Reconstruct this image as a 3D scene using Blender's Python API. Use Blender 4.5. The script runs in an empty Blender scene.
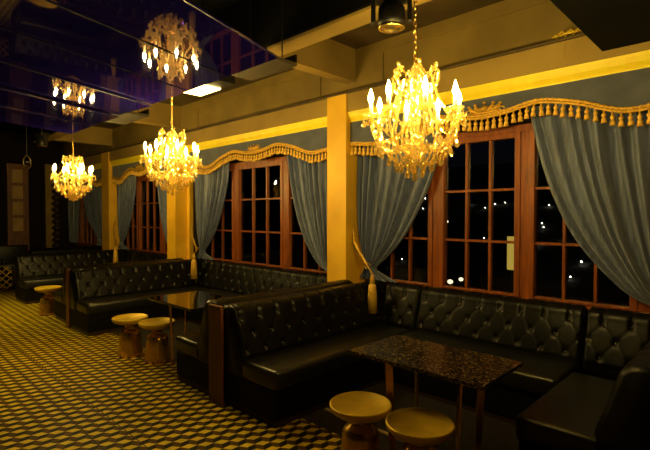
import bpy, bmesh, math, random
from mathutils import Vector, Matrix, Euler
random.seed(7)
PI = math.pi
S = bpy.context.scene
COL = S.collection

# ------------------------------------------------------------------ materials
def nt(name):
    m = bpy.data.materials.new(name); m.use_nodes = True
    n = m.node_tree.nodes; l = m.node_tree.links
    return m, n, l, n['Principled BSDF']

def pmat(name, col, rough=0.5, metal=0.0, col2=None, scale=8.0, detail=3.0, bump=0.0, bscale=60.0, spec=0.5,
         sheen=0.0, stretch=None, clamp=(0.35, 0.65), coat=0.0):
    m, n, l, p = nt(name)
    p.inputs['Roughness'].default_value = rough
    p.inputs['Metallic'].default_value = metal
    p.inputs['Specular IOR Level'].default_value = spec
    p.inputs['Sheen Weight'].default_value = sheen
    p.inputs['Coat Weight'].default_value = coat
    tc = n.new('ShaderNodeTexCoord'); mp = n.new('ShaderNodeMapping')
    l.new(tc.outputs['Object'], mp.inputs['Vector'])
    if stretch: mp.inputs['Scale'].default_value = stretch
    tx = n.new('ShaderNodeTexNoise'); tx.inputs['Scale'].default_value = scale; tx.inputs['Detail'].default_value = detail
    l.new(mp.outputs['Vector'], tx.inputs['Vector'])
    rp = n.new('ShaderNodeValToRGB')
    rp.color_ramp.elements[0].position = clamp[0]; rp.color_ramp.elements[1].position = clamp[1]
    c2 = col2 or tuple(c * 0.75 for c in col)
    rp.color_ramp.elements[0].color = (*c2, 1); rp.color_ramp.elements[1].color = (*col, 1)
    l.new(tx.outputs['Fac'], rp.inputs['Fac']); l.new(rp.outputs['Color'], p.inputs['Base Color'])
    if bump:
        t2 = n.new('ShaderNodeTexNoise'); t2.inputs['Scale'].default_value = bscale; t2.inputs['Detail'].default_value = 4
        l.new(mp.outputs['Vector'], t2.inputs['Vector'])
        b = n.new('ShaderNodeBump'); b.inputs['Strength'].default_value = bump; b.inputs['Distance'].default_value = 0.01
        l.new(t2.outputs['Fac'], b.inputs['Height']); l.new(b.outputs['Normal'], p.inputs['Normal'])
    return m

def emit(name, col, strength):
    m, n, l, p = nt(name)
    p.inputs['Base Color'].default_value = (*col, 1)
    p.inputs['Emission Color'].default_value = (*col, 1)
    p.inputs['Emission Strength'].default_value = strength
    return m

def thin_glass(name, tint, refl=1.0, rough=0.0):
    m, n, l, p = nt(name); n.remove(p)
    out = n['Material Output']
    tr = n.new('ShaderNodeBsdfTransparent'); tr.inputs['Color'].default_value = (*tint, 1)
    gl = n.new('ShaderNodeBsdfGlossy'); gl.inputs['Roughness'].default_value = rough
    fr = n.new('ShaderNodeFresnel'); fr.inputs['IOR'].default_value = 1.45
    ml = n.new('ShaderNodeMath'); ml.operation = 'MULTIPLY'; ml.inputs[1].default_value = refl; ml.use_clamp = True
    l.new(fr.outputs['Fac'], ml.inputs[0])
    mx = n.new('ShaderNodeMixShader')
    l.new(ml.outputs[0], mx.inputs['Fac']); l.new(tr.outputs[0], mx.inputs[1]); l.new(gl.outputs[0], mx.inputs[2])
    l.new(mx.outputs[0], out.inputs['Surface'])
    return m

def crystal_mat(name, col, fac, rough):
    m, n, l, p = nt(name); n.remove(p)
    out = n['Material Output']
    tr = n.new('ShaderNodeBsdfTransparent'); tr.inputs['Color'].default_value = (1, .93, .75, 1)
    gl = n.new('ShaderNodeBsdfGlossy'); gl.inputs['Roughness'].default_value = rough; gl.inputs['Color'].default_value = (*col, 1)
    df = n.new('ShaderNodeBsdfTranslucent'); df.inputs['Color'].default_value = (*col, 1)
    m1 = n.new('ShaderNodeMixShader'); m1.inputs['Fac'].default_value = 0.20
    l.new(gl.outputs[0], m1.inputs[1]); l.new(df.outputs[0], m1.inputs[2])
    mx = n.new('ShaderNodeMixShader'); mx.inputs['Fac'].default_value = fac
    l.new(tr.outputs[0], mx.inputs[1]); l.new(m1.outputs[0], mx.inputs[2])
    l.new(mx.outputs[0], out.inputs['Surface'])
    return m

def mirror_mat(name):
    m, n, l, p = nt(name); n.remove(p)
    out = n['Material Output']
    gl = n.new('ShaderNodeBsdfGlossy'); gl.inputs['Roughness'].default_value = 0.03; gl.inputs['Color'].default_value = (.28, .25, .36, 1)
    df = n.new('ShaderNodeBsdfDiffuse')
    tc = n.new('ShaderNodeTexCoord'); tx = n.new('ShaderNodeTexNoise'); tx.inputs['Scale'].default_value = 1.2
    l.new(tc.outputs['Object'], tx.inputs['Vector'])
    rp = n.new('ShaderNodeValToRGB')
    rp.color_ramp.elements[0].color = (.008, .006, .17, 1); rp.color_ramp.elements[1].color = (.022, .010, .22, 1)
    l.new(tx.outputs['Fac'], rp.inputs['Fac']); l.new(rp.outputs['Color'], df.inputs['Color'])
    mx = n.new('ShaderNodeMixShader'); mx.inputs['Fac'].default_value = 0.24
    l.new(gl.outputs[0], mx.inputs[1]); l.new(df.outputs[0], mx.inputs[2])
    l.new(mx.outputs[0], out.inputs['Surface'])
    return m

def granite_mat(name):
    m, n, l, p = nt(name)
    tc = n.new('ShaderNodeTexCoord')
    v = n.new('ShaderNodeTexVoronoi'); v.inputs['Scale'].default_value = 130
    l.new(tc.outputs['Object'], v.inputs['Vector'])
    t = n.new('ShaderNodeTexNoise'); t.inputs['Scale'].default_value = 38; t.inputs['Detail'].default_value = 5
    l.new(tc.outputs['Object'], t.inputs['Vector'])
    bw = n.new('ShaderNodeSeparateColor'); l.new(v.outputs['Color'], bw.inputs['Color'])
    mul = n.new('ShaderNodeMath'); mul.operation = 'MULTIPLY'
    l.new(bw.outputs[0], mul.inputs[0]); l.new(t.outputs['Fac'], mul.inputs[1])
    rp = n.new('ShaderNodeValToRGB')
    e = rp.color_ramp.elements
    e[0].position = .22; e[0].color = (.006, .005, .004, 1); e[1].position = .62; e[1].color = (.42, .30, .12, 1)
    k = e.new(.36); k.color = (.07, .045, .018, 1)
    l.new(mul.outputs[0], rp.inputs['Fac']); l.new(rp.outputs['Color'], p.inputs['Base Color'])
    p.inputs['Roughness'].default_value = .22
    return m

M = {}
M['leather'] = pmat('black_leather', (.0045, .004, .0035), .34, col2=(.0025, .0022, .002), scale=20, bump=.10, bscale=240, spec=.22)
M['leather_seat'] = pmat('black_seat_leather', (.0085, .008, .0075), .34, col2=(.005, .005, .0045), scale=14, bump=.10, bscale=200, spec=.55)
M['button'] = pmat('shiny_leather_button', (.05, .042, .03), .2, col2=(.03, .025, .02), scale=30, spec=.9, coat=.6)
M['base_black'] = pmat('black_vinyl_base', (.0025, .002, .002), .6, scale=10, spec=.15)
M['dark_wood'] = pmat('dark_red_wood', (.20, .055, .016), .42, col2=(.09, .024, .008), scale=5, stretch=(6, 6, .6), bump=.05)
M['window_wood'] = pmat('window_wood', (.30, .074, .009), .42, col2=(.16, .034, .004), scale=4, stretch=(7, 7, .7), bump=.05)
M['gold_paint'] = pmat('gold_paint', (.86, .50, .028), .5, col2=(.72, .39, .018), scale=2.2, bump=.06, bscale=30)
M['gold_cove'] = pmat('gold_cove', (1.0, .80, .02), .5, col2=(.98, .72, .015), scale=3, stretch=(3, 1, 1))
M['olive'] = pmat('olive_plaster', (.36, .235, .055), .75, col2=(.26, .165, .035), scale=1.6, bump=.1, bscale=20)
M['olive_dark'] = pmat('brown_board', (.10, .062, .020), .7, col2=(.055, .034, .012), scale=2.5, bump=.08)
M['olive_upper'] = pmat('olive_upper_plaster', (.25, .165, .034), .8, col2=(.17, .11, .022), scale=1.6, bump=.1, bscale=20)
M['tray'] = pmat('dark_tray_board', (.045, .028, .012), .7, scale=3)
M['ceiling_black'] = pmat('black_ceiling_paint', (.0022, .002, .002), .9, scale=3, spec=.1)
M['wall_dark'] = pmat('dark_brown_wall', (.010, .006, .004), .8, scale=2, spec=.2)
M['velvet'] = pmat('blue_grey_velvet', (.130, .160, .30), .5, col2=(.060, .076, .15), scale=3, stretch=(14, 14, .8), sheen=.35, bump=.06, bscale=90)
M['pelmet'] = pmat('pelmet_velvet', (.084, .094, .145), .75, col2=(.055, .063, .10), scale=5, sheen=.3, bump=.08)
M['braid'] = pmat('gold_braid', (.90, .55, .07), .45, col2=(.55, .28, .025), scale=55, metal=.25, bump=.5, bscale=150)
M['tassel'] = pmat('gold_tassel_silk', (1.0, .62, .09), .45, col2=(.66, .36, .04), scale=9, stretch=(22, 22, 1), metal=.15, bump=.3)
M['gold_metal'] = pmat('gold_metal', (.95, .66, .22), .24, metal=1, col2=(.85, .55, .15), scale=10)
M['brass_top'] = pmat('brushed_brass_top', (.80, .54, .03), .45, metal=.35, col2=(.66, .43, .02), scale=7, bump=.04)
M['brass_body'] = pmat('polished_brass_body', (.72, .42, .05), .25, metal=.8, col2=(.56, .31, .035), scale=5)
M['granite'] = granite_mat('speckled_granite')
M['glass_black'] = pmat('black_glass_top', (.012, .010, .008), .08, scale=5, spec=.8)
M['crystal'] = crystal_mat('amber_crystal', (1.0, .86, .46), .46, .025)
M['flame'] = emit('warm_bulb', (1.0, .715, .185), 880.0)
M['candle'] = pmat('cream_candle_sleeve', (.85, .66, .35), .5)
M['window_glass'] = thin_glass('window_glass', (.85, .88, .9), 1.3)
M['mirror'] = mirror_mat('purple_mirror')
M['black_metal'] = pmat('black_metal', (.012, .011, .010), .4, metal=.3)
M['chrome'] = pmat('pale_chrome', (.75, .70, .6), .2, metal=1)
M['carpet'] = pmat('dark_mottled_carpet', (.016, .007, .003), .95, col2=(.003, .002, .0015), scale=16, detail=6)
M['strip'] = pmat('pale_stone_strip', (.42, .32, .14), .7)
M['tile_light'] = pmat('yellow_tile', (.74, .56, .035), .55, col2=(.56, .41, .02), scale=7, spec=.12)
M['tile_mid'] = pmat('brown_tile', (.09, .042, .004), .55, col2=(.055, .025, .002), scale=7, spec=.12)
M['tile_dark'] = pmat('black_tile', (.004, .003, .002), .55, scale=7, spec=.12)
M['frosted'] = pmat('frosted_amber_pane', (.55, .34, .14), .6, col2=(.40, .24, .09), scale=3)
M['city'] = emit('city_light', (1.0, .85, .60), 60.0)
M['lantern'] = emit('lantern_light', (1.0, .66, .10), .55)
M['garden'] = emit('garden_globe', (1.0, .80, .45), 2.2)
M['lamp_face'] = emit('flood_lamp_face', (1.0, .72, .22), 14.0)
M['ground'] = pmat('night_ground', (.02, .02, .02), .9)
M['bead_dark'] = pmat('dark_carved_bead', (.035, .018, .008), .4)
M['red_lamp'] = emit('red_lamp', (1.0, .30, .06), 1.2)
M['grout'] = pmat('dark_grout', (.012, .010, .006), .8)

# ------------------------------------------------------------------ helpers
def link(o, parent=None):
    COL.objects.link(o)
    if parent is not None: o.parent = parent
    return o

def tag(o, label, cat=None, group=None, kind=None):
    if label: o['label'] = label
    if cat: o['category'] = cat
    if group: o['group'] = group
    if kind: o['kind'] = kind
    return o

def empty(name, loc=(0, 0, 0), rz=0.0):
    o = bpy.data.objects.new(name, None); COL.objects.link(o)
    o.location = loc; o.rotation_euler = (0, 0, rz); o.empty_display_size = .1
    return o

def obj(name, bm, mat, parent=None, smooth=False, loc=None):
    bmesh.ops.recalc_face_normals(bm, faces=bm.faces[:])
    me = bpy.data.meshes.new(name); bm.to_mesh(me); bm.free()
    for m in (mat if isinstance(mat, (list, tuple)) else [mat]): me.materials.append(m)
    if smooth:
        for p in me.polygons: p.use_smooth = True
    o = bpy.data.objects.new(name, me); link(o, parent)
    if loc is not None: o.location = loc
    return o

def inst(src, parent, loc, rz=0.0, scale=None):
    o = src.copy(); COL.objects.link(o); o.parent = parent; o.location = loc; o.rotation_euler = (0, 0, rz)
    if scale: o.scale = scale
    return o

def copy_tree(o, parent=None):
    c = o.copy(); COL.objects.link(c); c.parent = parent
    for ch in list(o.children): copy_tree(ch, c)
    return c

def box(bm, a, b, bevel=0.0, seg=2):
    x0, y0, z0 = a; x1, y1, z1 = b
    v = [bm.verts.new(p) for p in ((x0, y0, z0), (x1, y0, z0), (x1, y1, z0), (x0, y1, z0), (x0, y0, z1), (x1, y0, z1), (x1, y1, z1), (x0, y1, z1))]
    f = [bm.faces.new([v[i] for i in q]) for q in ((0, 3, 2, 1), (4, 5, 6, 7), (0, 1, 5, 4), (1, 2, 6, 5), (2, 3, 7, 6), (3, 0, 4, 7))]
    if bevel:
        es = {e for q in f for e in q.edges}
        bmesh.ops.bevel(bm, geom=list(es), offset=bevel, segments=seg, profile=.5, affect='EDGES')
    return bm

def nbox(a, b, bevel=0.0, seg=2): return box(bmesh.new(), a, b, bevel, seg)

def lathe(bm, prof, seg=24, c=(0, 0, 0)):
    rings = []
    for r, z in prof:
        if r < 1e-5: rings.append([bm.verts.new((c[0], c[1], c[2] + z))])
        else: rings.append([bm.verts.new((c[0] + r * math.cos(2 * PI * k / seg), c[1] + r * math.sin(2 * PI * k / seg), c[2] + z)) for k in range(seg)])
    for A, B in zip(rings, rings[1:]):
        for k in range(seg):
            j = (k + 1) % seg
            if len(A) == 1 and len(B) == 1: continue
            if len(A) == 1: bm.faces.new((A[0], B[k], B[j]))
            elif len(B) == 1: bm.faces.new((A[k], A[j], B[0]))
            else: bm.faces.new((A[k], A[j], B[j], B[k]))
    for R in (rings[0], rings[-1]):
        if len(R) > 1: bm.faces.new(R)
    return bm

def tube(bm, pts, r, seg=8, closed=False):
    pts = [Vector(p) for p in pts]; n = len(pts); rings = []
    for i, p in enumerate(pts):
        if closed: t = pts[(i + 1) % n] - pts[i - 1]
        else: t = pts[min(i + 1, n - 1)] - pts[max(i - 1, 0)]
        t.normalize()
        u = t.cross(Vector((0, 0, 1)))
        if u.length < 1e-3: u = t.cross(Vector((1, 0, 0)))
        u.normalize(); w = t.cross(u)
        rr = r[i] if isinstance(r, (list, tuple)) else r
        rings.append([bm.verts.new(p + (u * math.cos(2 * PI * k / seg) + w * math.sin(2 * PI * k / seg)) * rr) for k in range(seg)])
    prs = list(zip(rings, rings[1:])) + ([(rings[-1], rings[0])] if closed else [])
    for A, B in prs:
        for k in range(seg):
            j = (k + 1) % seg; bm.faces.new((A[k], A[j], B[j], B[k]))
    if not closed: bm.faces.new(rings[0]); bm.faces.new(rings[-1])
    return bm

def ball(bm, c, r, u=8, v=6, sz=1.0):
    prof = [(r * math.sin(PI * i / v), -r * sz * math.cos(PI * i / v)) for i in range(v + 1)]
    prof[0] = (0, -r * sz); prof[-1] = (0, r * sz)
    return lathe(bm, prof, u, c)

def smoothstep(t): t = max(0, min(1, t)); return t * t * (3 - 2 * t)
def interp(tab, x):
    if x <= tab[0][0]: return tab[0][1:]
    for a, b in zip(tab, tab[1:]):
        if x <= b[0]:
            t = (x - a[0]) / (b[0] - a[0]); return tuple(p + (q - p) * t for p, q in zip(a[1:], b[1:]))
    return tab[-1][1:]
def catmull(tab, x):
    n = len(tab)
    if x <= tab[0][0]: return tab[0][1]
    if x >= tab[-1][0]: return tab[-1][1]
    for i in range(n - 1):
        if x <= tab[i + 1][0]:
            x0, y0 = tab[i]; x1, y1 = tab[i + 1]; h = x1 - x0; t = (x - x0) / h
            m0 = (y1 - tab[max(i - 1, 0)][1]) / (x1 - tab[max(i - 1, 0)][0]) * h
            m1 = (tab[min(i + 2, n - 1)][1] - y0) / (tab[min(i + 2, n - 1)][0] - x0) * h
            return (2*t**3-3*t*t+1)*y0 + (t**3-2*t*t+t)*m0 + (-2*t**3+3*t*t)*y1 + (t**3-t*t)*m1

def struct(name, bm, mat, label=None, parent=None, smooth=False):
    o = obj(name, bm, mat, parent, smooth)
    if parent is None:
        o['kind'] = 'structure'
        if label: o['label'] = label
    return o

# ------------------------------------------------------------------ camera
f_px = 460.0
a = math.atan(475 / 460); p = math.atan(10 / 460)
Fh = Vector((-math.cos(a), math.sin(a), 0)); R = Vector((math.sin(a), math.cos(a), 0)); Zv = Vector((0, 0, 1))
F = Fh * math.cos(p) - Zv * math.sin(p); U = Fh * math.sin(p) + Zv * math.cos(p)
cam = bpy.data.cameras.new('camera'); co = bpy.data.objects.new('camera', cam); COL.objects.link(co)
mw = Matrix((R, U, -F)).transposed().to_4x4(); mw.translation = (0, 0, 1.66); co.matrix_world = mw
cam.sensor_fit = 'HORIZONTAL'; cam.sensor_width = 36; cam.lens = f_px / 650 * 36; cam.clip_start = .05; cam.clip_end = 300
S.camera = co

# ------------------------------------------------------------------ the setting
XL, XR, YN, YW, ZC = -14.8, 1.2, -3.2, 4.5, 3.9
CARPET_Y = 2.54
# floor: rhombille tiles ("tumbling blocks") cut as real faces
def floor_mesh():
    bm = bmesh.new(); s = .1145; e = s / math.sqrt(3)
    dy = 1.5 * e
    j0 = int(YN / dy) - 1; j1 = int(CARPET_Y / dy) + 2
    vmap = {}
    def V(x, y):
        k = (round(x * 2000), round(y * 2000))
        v = vmap.get(k)
        if v is None: v = vmap[k] = bm.verts.new((x, y, 0))
        return v
    for j in range(j0, j1 + 1):
        y = j * dy
        for i in range(int(XL / s) - 1, int(XR / s) + 2):
            x = i * s + (s / 2 if j % 2 else 0) + .03
            h = [(x + e * math.cos(PI / 6 + k * PI / 3), y + e * math.sin(PI / 6 + k * PI / 3)) for k in range(6)]
            # h0 30deg, h1 90, h2 150, h3 210, h4 270, h5 330 ; rhombi from the centre
            for mi, (p0, p1, p2) in enumerate(((0, 1, 2), (2, 3, 4), (4, 5, 0))):
                try: fc = bm.faces.new((V(x, y), V(*h[p0]), V(*h[p1]), V(*h[p2])))
                except ValueError: continue
                fc.material_index = (1, 2, 0)[mi]
    for co_, no in (((0, CARPET_Y, 0), (0, 1, 0)), ((XL, 0, 0), (-1, 0, 0)), ((XR, 0, 0), (1, 0, 0)), ((0, YN, 0), (0, -1, 0))):
        bmesh.ops.bisect_plane(bm, geom=bm.verts[:] + bm.edges[:] + bm.faces[:], plane_co=co_, plane_no=no, clear_outer=True)
    # booth carpet beyond the tile edge, and a slab under everything
    def quad(x0, y0, x1, y1, z, mi):
        fc = bm.faces.new([bm.verts.new(q) for q in ((x0, y0, z), (x1, y0, z), (x1, y1, z), (x0, y1, z))]); fc.material_index = mi
    quad(XL, CARPET_Y, XR, YW, 0.0, 3)
    for y in (1.222, 1.45): quad(XL, y - .004, XR, y + .004, .0012, 4)
    return bm
fl = struct('floor', floor_mesh(), [M['tile_light'], M['tile_mid'], M['tile_dark'], M['carpet'], M['grout']],
            'yellow brown and black cube pattern tile floor with dark carpet under the booths')
for pf in fl.data.polygons: pass
struct('trim_1', nbox((-2.70, 2.782, 0), (-1.15, 2.815, .012)), M['strip'], 'pale strip edging the dark booth floor')

BAYS = [  # left column right face, right column left face, window centre
    dict(x0=-3.694, x1=-.40, c=-2.00), dict(x0=-7.50, x1=-4.013, c=-5.61), dict(x0=-11.00, x1=-8.22, c=-9.55), dict(x0=-14.78, x1=-11.45, c=-13.2)]

def wall_window():
    bm = bmesh.new()
    box(bm, (XL, YW, 0), (XR, YW + .2, .84))
    box(bm, (XL, YW, 2.52), (XR, YW + .2, ZC))
    xs = [XL]
    for b in reversed(BAYS): xs += [b['x0'] + .02, b['x1'] - .02]
    xs.append(XR)
    for i in range(0, len(xs), 2):
        if xs[i + 1] - xs[i] > .01: box(bm, (xs[i], YW, .84), (xs[i + 1], YW + .2, 2.52))
    return bm
struct('wall_window', wall_window(), M['wall_dark'], 'long window wall behind the booths')
# upper wall, fascia with lip, cove
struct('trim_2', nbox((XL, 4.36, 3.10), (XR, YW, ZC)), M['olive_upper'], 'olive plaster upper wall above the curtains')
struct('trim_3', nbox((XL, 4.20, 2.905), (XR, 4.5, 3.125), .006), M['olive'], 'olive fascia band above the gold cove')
def lip():
    bm = bmesh.new(); box(bm, (XL, 4.185, 3.125), (XR, 4.36, 3.15), .004); return bm
struct('trim_4', lip(), M['olive_dark'], 'dark lip along the top of the fascia')
def cove():
    bm = bmesh.new()
    pr = [(4.206, 2.904), (4.212, 2.88), (4.228, 2.84), (4.256, 2.80), (4.258, 2.787), (4.40, 2.787), (4.40, 2.904)]
    A = [bm.verts.new((XL, y, z)) for y, z in pr]; B = [bm.verts.new((XR, y, z)) for y, z in pr]
    for k in range(len(pr)):
        j = (k + 1) % len(pr); bm.faces.new((A[k], A[j], B[j], B[k]))
    bm.faces.new(A); bm.faces.new(B); return bm
struct('trim_5', cove(), M['gold_cove'], 'bright gold cove running above the pelmets')
# upper wall panel mouldings
def panel_frames():
    bm = bmesh.new()
    for x0, x1 in ((-3.3, -.6), (-7.4, -4.3), (-11.2, -8.6)):
        for q in (((x0, 4.345, 3.56), (x1, 4.362, 3.60)), ((x0, 4.345, 3.22), (x0 + .03, 4.362, 3.56)), ((x1 - .03, 4.345, 3.22), (x1, 4.362, 3.56))):
            box(bm, *q)
    return bm
struct('trim_6', panel_frames(), M['olive_upper'], 'thin panel moulding on the upper wall')
struct('ceiling', nbox((XL, YN, ZC), (XR, YW + .2, ZC + .1)), M['ceiling_black'], 'black painted ceiling')
struct('trim_7', nbox((-12.5, 3.12, 3.70), (XR, 4.36, 3.75)), M['olive_dark'], 'brown ceiling board recessed between the beams')
struct('wall_end', nbox((XL - .2, YN, 0), (XL, YW + .2, ZC)), M['wall_dark'], 'dark far end wall')
struct('wall_right', nbox((XR, YN, 0), (XR + .2, YW + .2, ZC)), M['wall_dark'], 'dark wall beside the camera')
struct('wall_near', nbox((XL - .2, YN - .2, 0), (XR + .2, YN, ZC)), M['wall_dark'], 'dark wall behind the camera')
# beams
struct('ceiling_beam', nbox((-12.0, 2.91, 3.30), (XR, 3.12, 3.33), .004), [M['olive']], 'long ceiling beam parallel to the windows')
struct('blackout_board', nbox((-12.0, 2.875, 3.325), (XR, 2.905, ZC)), M['ceiling_black'], 'added black board above the long beam, hiding the lit beams behind')  # added board, screens off lit beams so the space above stays dark
struct('dark_corner_block', nbox((-.98, 2.95, 2.96), (XR, 4.183, 3.29)), M['ceiling_black'], 'added black block darkening the right end of the window wall')  # made-up block; its black stands in for the darkness in this upper corner
for k, x in enumerate((-3.86, -8.15, -11.4)):
    struct('ceiling_beam', nbox((x, 3.12, 3.30), (x + .16, 4.36, ZC), .004), M['olive'], ['cross beam above the nearest column', 'cross beam above the second column', 'cross beam above the third column'][k])

# columns
def column(x0, x1, label, ret=0.0):
    bm = bmesh.new()
    box(bm, (x0, 4.18, 0), (x1, 4.5, 3.124), .004)
    o = struct('column', bm, M['gold_paint'], label)
    b2 = bmesh.new()
    box(b2, (x0 - .09, 4.42, 0), (x0 - .001, 4.5, 2.786), .003); box(b2, (x1 + .001, 4.42, 0), (x1 + .09, 4.5, 2.786), .003)
    obj('column_return', b2, M['gold_paint'], o)
    return o
column(-4.013, -3.694, 'gold painted column between the two nearest windows')
column(-8.22, -7.90, 'gold painted column between the second and third windows')
column(-11.45, -11.02, 'gold painted column between the third and fourth windows')
column(-.40, -.08, 'gold painted column beyond the nearest curtain')

# windows -----------------------------------------------------------------
def window(n, x0, x1, sashes, label):
    """sashes: list of (x_left_glass, x_right_glass, n_columns)"""
    fr = bmesh.new(); z0, z1 = .845, 2.52
    box(fr, (x0, 4.44, z0 - .04), (x1, 4.53, z0 + .03), .006)          # sill rail
    box(fr, (x0, 4.44, 2.45), (x1, 4.53, z1), .006)                    # head
    w = struct('window_%d' % n, fr, M['window_wood'], label)
    edges = [x0] + [v for s in sashes for v in s[:2]] + [x1]
    for s, (a_, b_, nc) in enumerate(sashes):
        bm = bmesh.new()
        st = .055
        box(bm, (a_ - st, 4.425, z0 + .03), (a_, 4.515, 2.45), .005); box(bm, (b_, 4.425, z0 + .03), (b_ + st, 4.515, 2.45), .005)
        box(bm, (a_, 4.43, 2.40), (b_, 4.51, 2.45), .004); box(bm, (a_, 4.43, z0 + .03), (b_, 4.51, z0 + .055), .004)
        for z in (1.395, 1.908): box(bm, (a_, 4.45, z - .012), (b_, 4.505, z + .012), .003)
        for k in range(1, nc):
            x = a_ + (b_ - a_) * k / nc; box(bm, (x - .013, 4.447, z0 + .05), (x + .013, 4.507, 2.405), .003)
        so = obj('window_sash', bm, M['window_wood'], w)
        obj('glass_pane', nbox((a_, 4.478, z0 + .05), (b_, 4.482, 2.405)), M['window_glass'], so)
    bm = bmesh.new()
    pr = [edges[i:i + 2] for i in range(0, len(edges), 2)]
    for l_, r_ in pr:
        if r_ - l_ > .12: box(bm, (l_ + (.055 if l_ != x0 else 0), 4.435, z0 + .03), (r_ - (.055 if r_ != x1 else 0), 4.52, 2.45), .004)
    if len(bm.verts): obj('window_post', bm, M['window_wood'], w)
    else: bm.free()
    return w
window(1, -3.70, -.39, [(-3.47, -2.71, 3), (-2.52, -1.765, 3), (-1.58, -.82, 3)], 'nearest brown wooden casement window with black night panes')
window(2, -7.52, -4.0, [(-7.42, -6.45, 3), (-6.255, -5.208, 3), (-5.02, -4.12, 3)], 'second brown wooden casement window behind the middle booth')
window(3, -11.02, -8.2, [(-10.93, -10.12, 3), (-9.97, -9.02, 3), (-8.88, -8.27, 2)], 'third brown wooden casement window far along the wall')
window(4, -14.76, -11.43, [(-14.5, -13.75, 3), (-13.6, -12.7, 3), (-12.5, -11.7, 3)], 'farthest window behind the last curtains')

# outside: night ground and city lights -----------------------------------
def hill_z(x, y): return -3.0 + max(0, y - 16) * .19 + .9 * math.sin(x * .11 + y * .07)
def hill():
    bm = bmesh.new(); G = []
    for j in range(40):
        y = 4.75 + j * 2.2
        G.append([bm.verts.new((x, y, hill_z(x, y) if y > 12 else -3.0)) for x in range(-110, 31, 4)])
    for A, B in zip(G, G[1:]):
        for i in range(len(A) - 1): bm.faces.new((A[i], A[i + 1], B[i + 1], B[i]))
    return bm
struct('outside_ground', hill(), M['ground'], 'dark hillside outside in the night')
lb = bmesh.new(); ball(lb, (0, 0, 0), .034, 6, 4); light0 = None
for k in range(46):
    y = random.choice((random.uniform(20, 44), random.uniform(38, 56))); x = -y * random.uniform(.25, 1.55)
    if light0 is None: light0 = o = obj('city_light', lb, M['city'])
    else: o = light0.copy(); COL.objects.link(o)
    sc_ = random.uniform(.5, 1.5) * y / 40; o.location = (x, y, hill_z(x, y) + .12); o.scale = (sc_,) * 3
    tag(o, 'tiny white city light seen in the night beyond the windows', 'light', 'city lights outside the windows')
def street_lantern(loc, label):
    e = empty('street_lantern', loc)
    b = bmesh.new(); tube(b, [(0, 0, 0), (0, 0, 3.5)], .03); obj('post', b, M['black_metal'], e)
    obj('lantern_light', nbox((-.09, -.09, 3.52), (.09, .09, 4.22), .02), M['lantern'], e)
    b = bmesh.new(); lathe(b, [(.0, 4.36), (.06, 4.32), (.14, 4.22)]); obj('lantern_cap', b, M['black_metal'], e)
    return tag(e, label, 'street lantern')
street_lantern((-3.85, 9.6, -3.0), 'tall yellow lantern outside the nearest window')

def garden_lamp(loc, r_, label):
    e = empty('garden_lamp', (loc[0], loc[1], -3.0))
    b = bmesh.new(); tube(b, [(0, 0, 0), (0, 0, loc[2] + 3 - r_)], .02, 6); obj('post', b, M['black_metal'], e)
    b = bmesh.new(); ball(b, (0, 0, loc[2] + 3), r_, 12, 8, .8); obj('lamp_globe', b, M['garden'], e, True)
    return tag(e, label, 'garden lamp', 'globe lamps outside in the night')
for x, y, z, r_ in ((-13.1, 10, .95, .07), (-12.75, 10.1, .97, .07), (-12.4, 10, .93, .07), (-12.9, 9.9, -.05, .16), (-9.2, 7.8, .95, .05), (-8.9, 7.8, .96, .05), (-10.9, 10.2, .9, .06),
                    (-4.95, 9, .22, .06), (-4.75, 9.1, .28, .05), (-5.1, 8.9, .40, .05), (-3.57, 10, 1.13, .05), (-5.9, 10, 1.5, .04), (-5.6, 10, 1.5, .04)):
    garden_lamp((x, y, z), r_, 'small warm globe lamp outside in the dark beyond a window')

# ------------------------------------------------------------------ pelmets
def wave(b, x):
    c = b['c']; t = abs(x - c) / ((b['x1'] - b['x0']) / 2)
    return catmull([(0, 2.60), (.15, 2.625), (.31, 2.665), (.50, 2.60), (.70, 2.485), (.86, 2.495), (1.0, 2.52), (1.3, 2.50)], t)
ts = bmesh.new()
lathe(ts, [(0, 0), (.006, -.002), (.006, -.02), (.013, -.028), (.014, -.040), (.008, -.048), (.013, -.060), (.018, -.092), (.0, -.093)], 8)
tassel_mesh_obj = None
def crown_ornament(parent, x, z, s):
    bm = bmesh.new()
    tube(bm, [(-.12 * s, 0, 0), (-.06 * s, -.01, -.012 * s), (0, -.012, -.015 * s), (.06 * s, -.01, -.012 * s), (.12 * s, 0, 0)], .014 * s, 6)
    for i, (px, h) in enumerate(((-.15, .085), (-.085, .10), (0, .115), (.085, .10), (.15, .085))):
        tube(bm, [(px * .45 * s, -.008, 0), (px * .8 * s, -.014, h * .45 * s), (px * s, -.01, h * s)], [.022 * s, .020 * s, .008 * s], 6)
        ball(bm, (px * s, -.01, h * s), .016 * s, 7, 5)
        tube(bm, [(px * .55 * s, -.01, .01 * s), (px * .9 * s + .02 * s, -.016, .035 * s), (px * .75 * s + .03 * s, -.012, .06 * s)], .009 * s, 5)
    ball(bm, (0, -.016, .035 * s), .030 * s, 8, 6)
    for sx in (-1, 1):
        pts = []
        for k in range(12):
            th = k / 11 * PI * 1.6; rr = .035 * s * (1 - k / 16)
            pts.append((sx * (.13 * s + rr * math.cos(th) + .02 * s), -.008, .01 * s + rr * math.sin(th)))
        tube(bm, pts, .009 * s, 5)
    o = obj('crown_ornament', bm, M['braid'], parent, True, (x, 4.25, z))
    return o
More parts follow.
